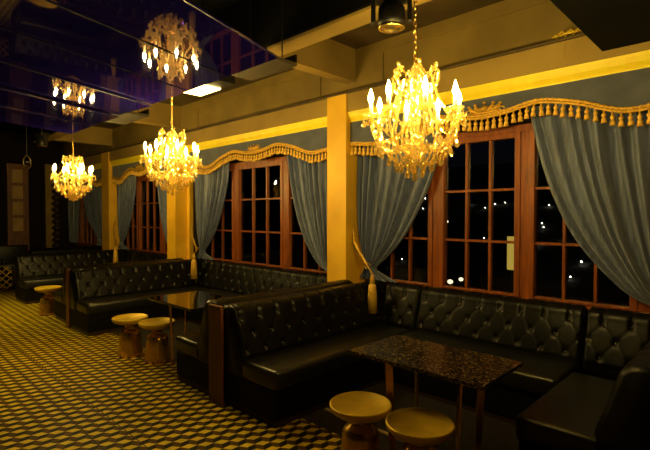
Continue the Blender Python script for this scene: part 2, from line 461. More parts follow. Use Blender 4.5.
def pelmet(b, label, crown_s, ntas):
    global tassel_mesh_obj
    e = empty('curtain_pelmet', (b['c'], 4.25, 2.4))
    ox = b['c']
    N = 90; x0, x1 = b['x0'] + .003, b['x1'] - .003
    bm = bmesh.new(); rows = []
    for i in range(N + 1):
        x = x0 + (x1 - x0) * i / N; zb = wave(b, x)
        rows.append([bm.verts.new((x - ox, y, z - 2.4)) for y, z in ((.005, 2.786), (.005, zb), (.045, zb), (.045, 2.786))])
    for A, B in zip(rows, rows[1:]):
        for k in range(4): bm.faces.new((A[k], A[(k + 1) % 4], B[(k + 1) % 4], B[k]))
    bm.faces.new(rows[0]); bm.faces.new(rows[-1])
    obj('fabric_panel', bm, M['pelmet'], e)
    bm = bmesh.new()
    for off, r in ((.012, .013), (-.012, .013)):
        pts = [(x0 + (x1 - x0) * i / 200 - ox, -.004, wave(b, x0 + (x1 - x0) * i / 200) + off - 2.4) for i in range(201)]
        tube(bm, pts, [r * (1.0 + .18 * math.sin(i * 2.1)) for i in range(201)], 6)
    obj('braid_trim', bm, M['braid'], e, True)
    cr = crown_ornament(e, 0, 0, crown_s); cr.scale = (1, 1, .72); cr.location = (.02, -.01, wave(b, ox) + .045 - 2.4)
    for k in range(ntas):
        x = x0 + (x1 - x0) * (k + .5) / ntas; loc = (x - ox, .004, wave(b, x) - .02 - 2.4)
        if tassel_mesh_obj is None: tassel_mesh_obj = obj('tassel', ts, M['tassel'], e, True, loc); o = tassel_mesh_obj
        else: o = inst(tassel_mesh_obj, e, loc)
        sc_ = random.uniform(.94, 1.08); o.scale = (1.35, 1.35, sc_ * 1.18); o.rotation_euler = (random.uniform(-.05, .05), random.uniform(-.06, .06), 0)
    return tag(e, label, 'pelmet', 'blue pelmets with gold tassels')
pelmet(BAYS[0], 'blue wavy pelmet with gold tassels and crown over the nearest window', 1.05, 54)
pelmet(BAYS[1], 'blue wavy pelmet with gold fringe and crown over the middle window', .82, 58)
pelmet(BAYS[2], 'blue wavy pelmet with gold fringe over the third window, beyond the second column', .9, 44)
pelmet(BAYS[3], 'blue pelmet over the farthest window at the end wall', .9, 44)

# ------------------------------------------------------------------ curtains
def curtain(tab, nf, label, seed=0, y=4.372, amp=.088):
    """tab rows: (z, x_outer, x_inner, fold amplitude factor), z going down"""
    rnd = random.Random(seed)
    ph = [rnd.uniform(-.5, .5) for _ in range(6)]
    tz = [(-r[0],) + tuple(r[1:]) for r in tab]
    z0, z1 = tab[0][0], tab[-1][0]
    NU, NV = nf * 14, 110
    cx = sum(r[1] + r[2] for r in tab) / (2 * len(tab))
    bm = bmesh.new(); G = []
    for j in range(NV + 1):
        z = z0 + (z1 - z0) * j / NV
        xo = catmull([(t[0], t[1]) for t in tz], -z); xi = catmull([(t[0], t[2]) for t in tz], -z); am = catmull([(t[0], t[3]) for t in tz], -z)
        row = []
        for i in range(NU + 1):
            u = i / NU
            uu = u + .018 * math.sin(2 * PI * (u * 2.3 + ph[0])) + .012 * math.sin(2 * PI * (u * 3.7 + ph[1]) + j * .02)
            w = math.sin(2 * PI * nf * uu); w = math.copysign(abs(w) ** .8, w)
            w2 = .35 * math.sin(2 * PI * (nf * .43 * uu + ph[2])) + .22 * math.sin(2 * PI * nf * 2.1 * uu + ph[3] * 6 + j * .03)
            d = amp * am * (w * .62 + w2 * .38) * (0.75 + .25 * math.sin(6.3 * (u * 1.7 + ph[4])))
            x = xo + (xi - xo) * u
            zz = z - .05 * u * smoothstep((z0 - z) / 1.2) * (1 - smoothstep((z - 1.1) / -.3)) + .008 * math.sin(2 * PI * nf * uu + 1) * (1 if j > NV - 6 else 0)
            row.append(bm.verts.new((x - cx, y + d - y, zz)))
        G.append(row)
    for A, B in zip(G, G[1:]):
        for i in range(NU): bm.faces.new((A[i], A[i + 1], B[i + 1], B[i]))
    o = obj('curtain', bm, M['velvet'], None, True, (cx, y, 0))
    so = o.modifiers.new('thickness', 'SOLIDIFY'); so.thickness = .004
    return tag(o, label, 'curtain', 'blue velvet window curtains')

def left_curtain(b, top_in, tie_x, label, seed, wid=1.0):
    xo = b['x0'] + .03
    L = top_in - xo
    tab = [(2.66, xo, top_in + .02, 1), (2.25, xo, xo + L * .97, 1), (1.88, xo + .0, xo + L * .83, .95), (1.43, xo + .03, xo + L * .58, .8),
           (1.20, xo + .08, xo + L * .38, .65), (1.06, xo + .12, xo + L * .25, .5), (.98, xo + .10, xo + L * .36, .6), (.885, xo + .04, xo + L * .54, .75)]
    return curtain(tab, 8, label, seed)
def right_curtain(b, top_in, label, seed, low=.99):
    xo = b['x1'] - .03
    L = top_in - xo      # negative
    tab = [(2.66, xo, top_in - .02, 1), (2.11, xo, xo + L * .90, 1), (1.75, xo, xo + L * .78, .95), (1.44, xo - .02, xo + L * .63, .85),
           (1.16, xo - .05, xo + L * .42, .7), (1.02, xo - .05, xo + L * .27, .55), (.95, xo - .03, xo + L * .14, .5), (.885, xo - .01, xo + L * .13, .5)]
    return curtain(tab, 9, label, seed)
left_curtain(BAYS[0], -2.53, 0, 'grey blue velvet curtain tied beside the nearest column, behind the large chandelier', 1)
right_curtain(BAYS[0], -1.60, 'grey blue velvet curtain sweeping down to the right edge over the nearest window', 2)
left_curtain(BAYS[1], -6.42, 0, 'grey blue curtain tied on the left of the middle window', 3)
right_curtain(BAYS[1], -4.97, 'grey blue curtain gathered against the left of the nearest column', 4)
left_curtain(BAYS[2], -10.0, 0, 'grey blue curtain tied on the left of the third window', 5)
right_curtain(BAYS[2], -8.93, 'narrow blue curtain at the right of the third window, beside the second column', 6)
curtain([(2.66, -14.45, -13.55, 1), (1.9, -14.45, -13.65, 1), (.9, -14.35, -13.8, .8)], 6, 'farthest blue curtain at the end wall', 7)
curtain([(2.66, -11.5, -13.35, 1), (1.7, -11.5, -12.9, 1), (1.1, -11.6, -12.2, .7), (.9, -11.55, -12.3, .7)], 8, 'far blue curtain just beyond the third column', 8)

# tassel tiebacks ----------------------------------------------------------
def tieback(tie, hang, hook, L, label, first=[None]):
    e = empty('curtain_tieback', hang)
    h = Vector(hang)
    def q(p): return tuple(Vector(p) - h)
    tx, ty, tz = tie
    bm = bmesh.new()
    for dz in (0, .022):
        tube(bm, [q((hook[0], hook[1], hook[2] + dz)), q((hook[0] + (tx - hook[0]) * .25, ty - .09, hook[2] * .55 + tz * .45 + dz)), q((tx - .02, ty - .105, tz + .05 + dz)), q((tx + .03, ty - .10, tz - .01)),
                  q(((tx + hang[0]) / 2 + .02, (ty - .1 + hang[1]) / 2, tz - .03)), (0, 0, 0)], .010, 6)
    tube(bm, [q((tx - .05, ty - .08, tz + .02)), q((tx + .0, ty - .115, tz + .045)), q((tx + .06, ty - .09, tz + .02)), q((tx + .01, ty - .11, tz - .03))], .011, 6, True)
    obj('cord', bm, M['braid'], e, True)
    bm = bmesh.new(); lathe(bm, [(0, .012), (.018, .005), (.024, -.02), (.030, -.045), (.024, -.07), (.030, -.085), (.0, -.09)], 14)
    obj('tassel_head', bm, M['braid'], e, True)
    bm = bmesh.new()
    prof = [(.028, -.086), (.040, -.105), (.048, -.18), (.060, -L), (.0, -L)]
    lathe(bm, prof, 28)
    for v in bm.verts:
        k = math.atan2(v.co.y, v.co.x); r = Vector((v.co.x, v.co.y)).length
        if r > .01 and v.co.z < -.095:
            s = 1 + .06 * math.sin(14 * k); v.co.x *= s; v.co.y *= s
    obj('tassel_skirt', bm, M['tassel'], e, True)
    return tag(e, label, 'curtain tieback', 'gold tassel tiebacks')
tieback((-3.42, 4.33, 1.06), (-3.163, 4.02, .985), (-3.68, 4.30, 1.54), .41, 'gold tassel tieback hanging over the bench beside the nearest column')
tieback((-7.25, 4.33, 1.06), (-7.02, 4.05, .99), (-7.48, 4.30, 1.5), .41, 'gold tassel tieback hanging at the second column')
tieback((-10.8, 4.33, 1.06), (-10.33, 4.05, .98), (-10.98, 4.30, 1.5), .41, 'gold tassel tieback hanging at the third column')

# ------------------------------------------------------------------ booth benches
SB, RB = .20, .13
def back_mesh(L, zt=.80, tuft=.017, x_shift=0.0, rake=.13, thick=.14):
    """tufted backrest along x, front towards +y"""
    prof = []
    nf_ = 36
    zb = .43
    for k in range(nf_ + 1):
        t = k / nf_; prof.append((rake * (1 - t) + .008 * t, zb + (zt - zb) * t, 1))
    for k in range(1, 11):
        th = PI * k / 10; prof.append((.008 - thick / 2 + thick / 2 * math.cos(th), zt + .07 * math.sin(th), 2))
    prof += [(.008 - thick, .5, 0), (.008 - thick, .30, 0), (rake, .30, 0)]
    NX = max(8, int(L / .0125))
    bm = bmesh.new(); rings = []
    ny = Vector((0, zt - zb, rake - .008)).normalized()   # outward normal of the sloping front (y, z)
    nyy, nyz = (zt - zb), (rake - .008); nn = math.hypot(nyy, nyz); nyy /= nn; nyz /= nn
    for i in range(NX + 1):
        x = L * i / NX; ring = []
        edge = smoothstep(min(x, L - x) / .03)
        for (yy, zz, kd) in prof:
            d = 0; ny_, nz_ = nyy, nyz
            xx = (x + x_shift) / SB
            if kd == 1:
                w = (zz - (zt - .03)) / (2 * RB)
                sa, sb = abs(math.sin(PI * (xx + w))), abs(math.sin(PI * (xx - w)))
                if w > 0: sa = sb = abs(math.sin(PI * xx))
                rr_ = math.hypot(sa, sb)
                d = tuft * (1 - math.exp(-(rr_ / .42) ** 2)) + .0035 * min(1, min(sa, sb) / .25) ** .6
                d *= smoothstep((zz - zb) / .05)
            elif kd == 2:
                th = math.atan2((zz - zt) / .07, (yy - .008 + thick / 2) / (thick / 2)); fade = max(0, 1 - th / 2.4)
                sx_ = abs(math.sin(PI * xx)); d = (tuft * (1 - math.exp(-(sx_ * 1.41 / .42) ** 2)) + .0035 * min(1, sx_ / .25) ** .6) * fade + tuft * (1 - fade); ny_, nz_ = math.cos(th), math.sin(th)
            d *= edge
            e_in = (1 - edge) * .012
            ring.append(bm.verts.new((x, yy + ny_ * (d - e_in if kd else 0), zz + nz_ * (d - e_in if kd else 0))))
        rings.append(ring)
    n = len(prof)
    for A, B in zip(rings, rings[1:]):
        for k in range(n): bm.faces.new((A[k], A[(k + 1) % n], B[(k + 1) % n], B[k]))
    bm.faces.new(rings[0]); bm.faces.new(rings[-1])
    pts = []
    w0 = zt - .03
    for j in range(3):
        z = w0 - RB * j
        if z < zb + .05: break
        k0 = math.floor(x_shift / SB) - 1
        for k in range(k0, k0 + int(L / SB) + 3):
            x = (k + (.5 if j % 2 else 0)) * SB - x_shift
            if .05 < x < L - .05:
                t = (z - zb) / (zt - zb); pts.append((x, rake * (1 - t) + .008 * t + .002, z))
    return bm, pts
btn_src = None
bb = bmesh.new(); ball(bb, (0, 0, 0), .013, 8, 5, .9)
def backrest(parent, L, name='backrest', loc=(0, 0, 0), buttons=True, x_shift=0.0, rake=.13, thick=.14):
    global btn_src
    bm, pts = back_mesh(L, x_shift=x_shift, rake=rake, thick=thick)
    o = obj(name, bm, M['leather'], parent, True, loc)
    if buttons:
        for q in pts:
            if btn_src is None: btn_src = obj('button', bb, M['button'], o, True, q)
            else: inst(btn_src, o, q)
    return o
def seat(parent, x0, x1, y0, y1, name='seat'):
    bm = nbox((x0, y0, .285), (x1, y1, .45), .042, 5)
    for v in bm.verts:       # slight crown of the cushion
        if v.co.z > .44:
            tx = (v.co.x - x0) / (x1 - x0); ty = (v.co.y - y0) / (y1 - y0)
    return obj(name, bm, M['leather_seat'], parent, True)
def base(parent, x0, x1, y0, y1):
    obj('base', nbox((x0, y0, .055), (x1, y1, .292), .006), M['base_black'], parent)
    obj('plinth', nbox((x0 + .012, y0 + .01, 0), (x1 - .012, y1 - .012, .056)), M['bead_dark'], parent)

def side_bench(xf, facing, ya, yb, label, buttons=True, thick=.205):
    """bench standing across the room. xf = top front of its back; facing +1 looks towards +x. from free end ya to wall yb"""
    Lg = yb - ya
    if facing > 0: e = empty('booth_bench', (xf, yb, 0), -PI / 2); free = Lg
    else: e = empty('booth_bench', (xf, ya, 0), PI / 2); free = 0
    base(e, .012, Lg - .012, -thick + .016, .535)
    # seat (runs to the wall-side bench), front edge at y=.56
    s0, s1 = (.0, Lg) if True else (0, 0)
    if facing > 0: seat(e, .27, Lg, .05, .56)
    else: seat(e, 0, Lg - .27, .05, .56)
    backrest(e, Lg, buttons=buttons, x_shift=.1, thick=thick)
    return tag(e, label, 'bench', 'black leather booth benches')
def window_bench(xa, xb, seat_a, seat_b, label, buttons=True):
    """bench along the window wall, backs between xa and xb, seat between seat_a and seat_b"""
    yf = 4.275
    e = empty('booth_bench', (xb, yf, 0), PI)          # local x -> -X, local y -> -Y
    T = lambda x: xb - x
    base(e, T(seat_b) + .004, T(seat_a) - .004, -.10, .66)
    seat(e, T(seat_b) + .004, T(seat_a) - .004, .05, .69)
    backrest(e, seat_b - seat_a, 'backrest', (T(seat_b), 0, 0), buttons, .08)
    if seat_a - xa > .2: backrest(e, seat_a - xa - .01, 'corner_backrest', (T(seat_a) + .005, 0, 0), buttons, .02)
    if xb - seat_b > .2: backrest(e, xb - seat_b - .01, 'corner_backrest', (.005, 0, 0), buttons, .06)
    return tag(e, label, 'bench', 'black leather booth benches')

YA = 2.25; YB = 4.40
# nearest booth
side_bench(-3.26, 1, YA, YB, 'tufted black leather bench facing the speckled table, its back against the wood divider')
window_bench(-3.17, -.62, -2.70, -1.10, 'tufted black leather bench under the nearest window, behind the speckled table')
side_bench(-.54, -1, 2.78, 4.17, 'black leather bench in shadow closing the right side of the nearest booth')
# middle booth
side_bench(-3.735, -1, YA, 4.17, 'black leather bench of the middle booth, back to back with the nearest booth')
window_bench(-7.09, -4.02, -6.60, -4.30, 'tufted black leather bench under the middle window')
side_bench(-7.19, 1, YA - .03, YB, 'long tufted black bench behind the pair of brass stools, facing the middle table')
# third booth
side_bench(-7.71, -1, YA, 4.17, 'black bench end of the third booth, beside the single far stool', False)
window_bench(-10.34, -8.232, -9.86, -8.29, 'black tufted bench under the third window', False)
side_bench(-10.44, 1, YA - .03, YB, 'black bench facing the far stool, farthest full booth bench', False)
# far dark seats
side_bench(-12.3, -1, 2.85, YB, 'low dark bench far back, showing only a thin lit top edge', False)

def divider(x0, x1, label, zt=.845):
    e = empty('booth_divider', ((x0 + x1) / 2, 2.2, 0))
    w = (x1 - x0) / 2 - .003
    obj('end_panel', nbox((-w, .015, 0), (w, .045, zt), .004), M['dark_wood'], e)
    obj('core_panel', nbox((-.009, .046, 0), (.009, 1.9, zt - .06), .003), M['dark_wood'], e)
    obj('top_cap', nbox((-w, .012, zt + .001), (w, .05, zt + .02), .005), M['dark_wood'], e)
    return tag(e, label, 'divider', 'wood dividers between booths')
divider(-3.600, -3.395, 'reddish wood divider between the nearest and middle booths')
divider(-7.515, -7.385, 'narrow wood divider between the middle and third booths')

# ------------------------------------------------------------------ tables
def table(cx, cy, w, d, top_mat, label, li=.23, hw=.026):
    e = empty('booth_table', (cx, cy, 0))
    bm = nbox((-w / 2, -d / 2, .695), (w / 2, d / 2, .72), .004)
    obj('tabletop', bm, top_mat, e)
    for sx in (-1, 1):
        for sy in (-1, 1):
            fs = .05 if sy < 0 else 0; xt, yt = sx * (w / 2 - li) + fs, sy * (d / 2 - .09); xb_, yb_ = sx * (w / 2 - li - .03) + fs, sy * (d / 2 - .10)
            bm = bmesh.new(); hd = .006; k2 = math.sqrt(.5)
            ux, uy = k2 * sx, k2 * sy          # each flat leg lies along its own diagonal
            def ring(x, y, z, f): return [bm.verts.new((x + ux * a_ * hw * f - uy * b_ * hd, y + uy * a_ * hw * f + ux * b_ * hd, z)) for a_, b_ in ((-1, -1), (1, -1), (1, 1), (-1, 1))]
            A = ring(xt, yt, .695, 1); B = ring(xb_, yb_, 0, .8)
            for k in range(4): bm.faces.new((A[k], A[(k + 1) % 4], B[(k + 1) % 4], B[k]))
            bm.faces.new(A); bm.faces.new(B)
            obj('leg', bm, M['brass_body'], e)
    return tag(e, label, 'table', 'booth tables')
table(-1.61, 2.69, .98, .58, M['granite'], 'speckled brown granite topped table with flat brass legs')
table(-4.62, 2.68, .95, .66, M['glass_black'], 'shiny black topped table in the middle booth', .31, .014)

# ------------------------------------------------------------------ stools
stool_src = None
def stool(x, y, label, zr=0.0):
    global stool_src
    if stool_src is None:
        e = stool_src = empty('drum_stool', (x, y, 0)); e.scale = (1, 1, 1.03)
        bm = bmesh.new()
        lathe(bm, [(0, 0), (.138, 0), (.141, .012), (.136, .05), (.126, .16), (.119, .25), (.112, .275), (.095, .296), (.070, .310), (.058, .325), (.058, .345), (.085, .36), (0, .36)], 40)
        obj('stool_body', bm, M['brass_body'], e, True)
        bm = bmesh.new()
        lathe(bm, [(0, .361), (.09, .365), (.165, .385), (.193, .405), (.200, .425), (.200, .436), (.195, .441), (.188, .440), (.184, .434), (.0, .430)], 48)
        obj('stool_top', bm, M['brass_top'], e, True)
    else:
        e = copy_tree(stool_src); e.location = (x, y, 0)
    e.rotation_euler = (0, 0, zr)
    return tag(e, label, 'stool', 'round brass stools')
stool(-1.872, 2.262, 'round brass drum stool nearer the bench, left of the front pair')
stool(-1.452, 2.297, 'round brass drum stool at the front edge of the speckled table, right of two', .4)
stool(-5.43, 2.29, 'round brass stool in front of the long bench, left of the middle pair', .8)
stool(-4.99, 2.41, 'round brass stool beside the black table, right of the middle pair', 1.2)
stool(-8.66, 2.29, 'single far brass stool in the third booth', 1.7)

# ------------------------------------------------------------------ chandeliers
def bead_string(bm, pts, r, n):
    pts = [Vector(p) for p in pts]
    seg = [(b - a_).length for a_, b in zip(pts, pts[1:])]; T = sum(seg)
    for k in range(n):
        d = T * k / max(1, n - 1); i = 0
        while i < len(seg) - 1 and d > seg[i]: d -= seg[i]; i += 1
        q = pts[i].lerp(pts[i + 1], min(1, d / seg[i])); ball(bm, q, r, 5, 4)
def sag(a_, b, s, n=8):
    a_, b = Vector(a_), Vector(b)
    return [a_.lerp(b, k / n) + Vector((0, 0, -s * 4 * (k / n) * (1 - k / n))) for k in range(n + 1)]
CH = 0.0
def chandelier(loc, top, label):
    e = empty('crystal_chandelier', loc); e.scale = (.9, .9, .9)
    H = (top - loc[2]) / .9; PZ = .05
    # chain of links and ceiling canopy
    bm = bmesh.new(); z = .40; k = 0
    while z < H - .05:
        pts = []
        for q in range(10):
            th = 2 * PI * q / 10; u_ = .011 * math.cos(th); w_ = .023 * math.sin(th)
            pts.append((u_, 0, z + .02 + w_) if k % 2 else (0, u_, z + .02 + w_))
        tube(bm, pts, .0042, 5, True); z += .036; k += 1
    obj('chain', bm, M['gold_metal'], e, True)
    bm = bmesh.new(); lathe(bm, [(0, H - .05), (.03, H - .045), (.06, H - .012), (.065, H - .001), (0, H - .001)], 20); obj('ceiling_canopy', bm, M['gold_metal'], e, True)
    bm = bmesh.new()
    lathe(bm, [(0, -.33), (.012, -.32), (.02, -.29), (.012, -.27), (.05, -.22), (.085, -.17), (.10, -.14), (.06, -.12), (.028, -.09), (.02, -.04), (.034, .0), (.042, .04), (.03, .09), (.016, .12), (.022, .17), (.03, .21),
               (.05, .245), (.028, .26), (.014, .30), (.02, .34), (.03, .37), (.012, .40), (0, .41)], 16)
    obj('stem', bm, M['crystal'], e, True)
    # crown of curled plumes
    bm = bmesh.new()
    for k in range(6):
        th = 2 * PI * k / 6 + .25; c_, s_ = math.cos(th), math.sin(th)
        pr = [(.03, .20), (.08, .205), (.13, .235), (.16, .285), (.158, .33), (.135, .36), (.108, .365), (.10, .345), (.115, .335)]
        tube(bm, [(r * c_, r * s_, z) for r, z in pr], [.010, .010, .010, .010, .010, .009, .008, .007, .006], 6)
        ball(bm, (.14 * c_, .14 * s_, .378), .016, 6, 5)
        pr = [(.03, .23), (.06, .28), (.06, .33), (.04, .36)]
        tube(bm, [(r * math.cos(th + .5), r * math.sin(th + .5), z) for r, z in pr], .007, 5)
    obj('crown', bm, M['crystal'], e, True)
    # arms with candles
    armbm = bmesh.new()
    pr = [(.025, -.10), (.07, -.145), (.13, -.17), (.19, -.165), (.24, -.13), (.275, -.06), (.285, 0), (.292, PZ - .005)]
    tube(armbm, [(r, 0, z) for r, z in pr], .0105, 6)
    tube(armbm, [(.13, 0, -.17), (.15, 0, -.12), (.19, 0, -.10), (.215, 0, -.125), (.20, 0, -.145)], .007, 5)
    panbm = bmesh.new(); lathe(panbm, [(0, -.008), (.02, -.006), (.048, .008), (.056, .020), (.050, .018), (.02, .008), (0, .006)], 14, (.292, 0, PZ))
    canbm = bmesh.new(); lathe(canbm, [(0, .008), (.0135, .009), (.0135, .090), (0, .090)], 10, (.292, 0, PZ))
    flbm = bmesh.new(); lathe(flbm, [(0, .091), (.008, .095), (.0160, .111), (.0172, .125), (.0115, .150), (.004, .174), (0, .186)], 10, (.292, 0, PZ))
    arm = pan = can = fl_ = None
    for k in range(8):
        th = 2 * PI * k / 8 + CH
        if arm is None:
            arm = obj('arm', armbm, M['crystal'], e, True); arm.rotation_euler.z = th
            pan = obj('drip_pan', panbm, M['crystal'], arm, True); can = obj('candle_sleeve', canbm, M['candle'], arm, True); fl_ = obj('bulb', flbm, M['flame'], arm, True)
        else:
            c = copy_tree(arm, e); c.rotation_euler.z = th
    # bead swags
    P = [(.292 * math.cos(2 * PI * k / 8 + CH), .292 * math.sin(2 * PI * k / 8 + CH), 0) for k in range(8)]
    def beads(name, pts, r, n):
        bm = bmesh.new(); bead_string(bm, pts, r, n); obj(name, bm, M['crystal'], e, False)
    for k in range(8):
        q = P[k]; q2 = P[(k + 1) % 8]; th = 2 * PI * k / 8 + CH
        beads('bead_swag', sag((q[0], q[1], PZ + .012), (q2[0], q2[1], PZ + .012), .10), .0085, 19)
        beads('bead_chain', sag((.13 * math.cos(th), .13 * math.sin(th), .27), (q[0] * .93, q[1] * .93, PZ + .01), .07), .0075, 26)
        beads('bead_basket', sag((q[0] * .9, q[1] * .9, -.05), (.07 * math.cos(th), .07 * math.sin(th), -.27), .05), .0085, 24)
        beads('bead_strand', sag((.10 * math.cos(th + .4), .10 * math.sin(th + .4), .26), (.15 * math.cos(th + .4), .15 * math.sin(th + .4), -.06), .0), .0085, 24)
    for k in range(6):
        th = 2 * PI * k / 6 + .25; th2 = th + PI / 3
        beads('crown_swag', sag((.14 * math.cos(th), .14 * math.sin(th), .37), (.14 * math.cos(th2), .14 * math.sin(th2), .37), .06), .0075, 13)
    # crystal drops
    db = bmesh.new(); lathe(db, [(0, 0), (.0035, -.003), (.0035, -.013), (.008, -.018), (.0035, -.024), (.010, -.040), (.0165, -.058), (.014, -.072), (0, -.082)], 7)
    drop = [None]
    def add(loc_, s=1.0):
        if drop[0] is None: drop[0] = obj('crystal_drop', db, M['crystal'], e, False, loc_); o = drop[0]
        else: o = inst(drop[0], e, loc_, random.uniform(0, 6))
        o.scale = (s, s, s)
    for k in range(8):
        q = P[k]
        for m in range(4):
            th = 2 * PI * m / 4 + k
            add((q[0] + .05 * math.cos(th), q[1] + .05 * math.sin(th), PZ + .010), .95)
    for k in range(8):
        th = 2 * PI * (k + .5) / 8 + CH; add((.27 * math.cos(th), .27 * math.sin(th), -.075), 1.1)
    for R_, z_, n_, s_ in ((.235, -.13, 14, 1.0), (.175, -.185, 12, 1.05), (.115, -.225, 9, 1.1), (.055, -.265, 6, 1.05)):
        for k in range(n_):
            th = 2 * PI * k / n_ + R_ * 20; add((R_ * math.cos(th), R_ * math.sin(th), z_), s_)
    for k in range(6):
        th = 2 * PI * k / 6 + .25; add((.15 * math.cos(th), .15 * math.sin(th), .33), .8)
    bm = bmesh.new(); ball(bm, (0, 0, -.352), .022, 10, 8); obj('bottom_ball', bm, M['crystal'], e, True)
    return tag(e, label, 'chandelier', 'lit crystal chandeliers')
ch = chandelier((-1.53, 2.35, 2.196), 3.90, 'large lit crystal chandelier nearest, hanging in front of the closest window')
c2 = copy_tree(ch); c2.location = (-4.50, 2.35, 2.196); c2.rotation_euler.z = .5
tag(c2, 'lit crystal chandelier over the middle booth', 'chandelier', 'lit crystal chandeliers')
c3 = copy_tree(ch); c3.location = (-7.56, 2.35, 2.196); c3.rotation_euler.z = .2
tag(c3, 'smallest and farthest lit crystal chandelier, over the third booth', 'chandelier', 'lit crystal chandeliers')

# ------------------------------------------------------------------ mirrored ceiling panels
MZ = 2.81; seams = [(-2.22, -2.875), (-3.02, -3.60), (-3.72, -4.30), (-4.42, -5.12), (-5.35, -6.05), (-6.25, -6.95), (-7.2, -7.9), (-8.2, -8.85), (-9.2, -9.8)]
# seam x given at Y=.55 and Y=2.42
names = ['nearest dark purple mirror panel on the ceiling, with a sharp free corner', 'second dark purple ceiling mirror panel from the free corner',
         'third ceiling mirror panel from the free corner, over the flood lamp', 'fourth ceiling mirror panel from the free corner', 'fifth ceiling mirror panel from the free corner',
         'sixth ceiling mirror panel from the free corner', 'seventh ceiling mirror panel from the free corner', 'farthest ceiling mirror panel']
tilt = [0, 0, 0, -.016, -.010, 0, 0, 0]
for k in range(6):
    (a0, a1), (b0, b1) = seams[k], seams[k + 1]
    cxm = (a0 + a1 + b0 + b1) / 4
    a0, a1, b0, b1 = (v * .906 for v in (a0, a1, b0, b1)); cxm *= .906
    bm = bmesh.new()
    dz = tilt[k]
    P_ = [(a0 - .004, .55), (a1 - .004, 2.20), (b1 + .004, 2.20), (b0 + .004, .55)]
    zz = [dz * 1.0, dz * 1.0, -dz, -dz]
    A = [bm.verts.new((x - cxm, y - 1.5, MZ + z_)) for (x, y), z_ in zip(P_, zz)]
    B = [bm.verts.new((x - cxm, y - 1.5, MZ + .012 + z_)) for (x, y), z_ in zip(P_, zz)]
    for q in range(4): bm.faces.new((A[q], A[(q + 1) % 4], B[(q + 1) % 4], B[q]))
    bm.faces.new(A); bm.faces.new(B)
    o = obj('mirror_panel', bm, M['mirror'], None, False, (cxm, 1.5, 0))
    tag(o, names[k], 'mirror panel', 'mirrored ceiling panels')
    rb = bmesh.new(); tube(rb, [(a0 - cxm, .55 - 1.5, MZ - .004 + dz), (a1 - cxm, 2.20 - 1.5, MZ - .004 + dz)], .003, 5); obj('edge_trim', rb, M['black_metal'], o)

# trays and flood lamp beside the mirror edge
def tray(x0, x1, y0, y1, z, label):
    e = empty('ceiling_tray', ((x0 + x1) / 2, (y0 + y1) / 2, z)); w, d = (x1 - x0) / 2, (y1 - y0) / 2
    obj('board', nbox((-w, -d, 0), (w, d, .03), .004), M['tray'], e)
    for q in (((-w, -d, .031), (w, -d + .02, .10)), ((-w, d - .02, .031), (w, d, .10))): obj('rim', nbox(*q), M['black_metal'], e)
    for x in (-w * .7, w * .7):
        bm = bmesh.new(); tube(bm, [(x, d * .5, .03), (x, d * .5, 3.9 - z)], .006, 6); obj('hanger_rod', bm, M['black_metal'], e)
    return tag(e, label, 'ceiling tray', 'ceiling trays')
tray(-3.75, -3.08, 2.46, 2.82, 3.0, 'dark brown ceiling tray beside the free mirror corner')
tray(-6.9, -6.1, 2.46, 2.86, 3.0, 'dark ceiling tray farther along the mirror edge')
e = empty('flood_lamp', (-4.30, 2.60, 3.0))
obj('housing', nbox((-.32, -.17, .0), (.34, .17, .10), .01), M['black_metal'], e)
obj('lamp_face', nbox((-.30, -.15, -.012), (.10, .15, -.001)), M['lamp_face'], e)
bm = bmesh.new(); tube(bm, [(0, 0, .12), (0, 0, .9)], .012, 6); obj('hanger_rod', bm, M['black_metal'], e)
tag(e, 'bright flood lamp at the mirror edge above the middle chandelier', 'lamp')

# moving head stage lights
def stage_light(loc, top, label, rz=0, sc=.64):
    e = empty('stage_light', loc, rz); e.scale = (sc, sc, sc); top = loc[2] + (top - loc[2]) / sc
    bm = bmesh.new(); box(bm, (-.16, -.12, .12), (.16, .12, .24), .02); obj('base_box', bm, M['black_metal'], e)
    bm = bmesh.new(); tube(bm, [(0, 0, .24), (0, 0, top - loc[2])], .022, 8); obj('clamp_pole', bm, M['black_metal'], e)
    bm = bmesh.new(); box(bm, (-.20, -.05, -.10), (-.155, .05, .13), .012); obj('yoke_arm', bm, M['black_metal'], e); obj('yoke_arm', nbox((.155, -.05, -.10), (.20, .05, .13), .012), M['black_metal'], e)
    bm = bmesh.new(); lathe(bm, [(0, .11), (.09, .10), (.13, .04), (.135, -.08), (.12, -.13), (.0, -.13)], 24); obj('lamp_head', bm, M['black_metal'], e, True)
    bm = bmesh.new(); lathe(bm, [(.122, -.131), (.13, -.15), (.10, -.155), (.085, -.140), (.0, -.136)], 24); obj('lens_ring', bm, M['gold_metal'], e, True)
    return tag(e, label, 'stage light')
stage_light((-1.74, 2.40, 2.935), 3.9, 'black stage light with brass ring beside the nearest chandelier chain', .6)
stage_light((-9.54, 2.45, 3.0), 3.9, 'small far stage light near the end of the room', .3)
e = empty('ring_pendant', (-9.50, 2.20, 2.60))
bm = bmesh.new(); tube(bm, [(.11 * math.cos(2 * PI * k / 28) * .72, -.11 * math.cos(2 * PI * k / 28) * .69, .11 * math.sin(2 * PI * k / 28)) for k in range(28)], .014, 8, True); obj('ring', bm, M['chrome'], e, True)
bm = bmesh.new(); tube(bm, [(0, 0, .12), (0, 0, 1.28)], .005, 6); obj('cord', bm, M['black_metal'], e)
bm = bmesh.new(); ball(bm, (0, 0, 0), .05, 10, 8, .4); obj('disc', bm, M['chrome'], e, True)
tag(e, 'small silver ring pendant left of the farthest chandelier', 'pendant')
e = empty('downlight', (-1.95, 1.35, 3.55))
bm = bmesh.new(); lathe(bm, [(0, .06), (.035, .06), (.035, 0), (0, .0)], 14); obj('housing', bm, M['black_metal'], e, True)
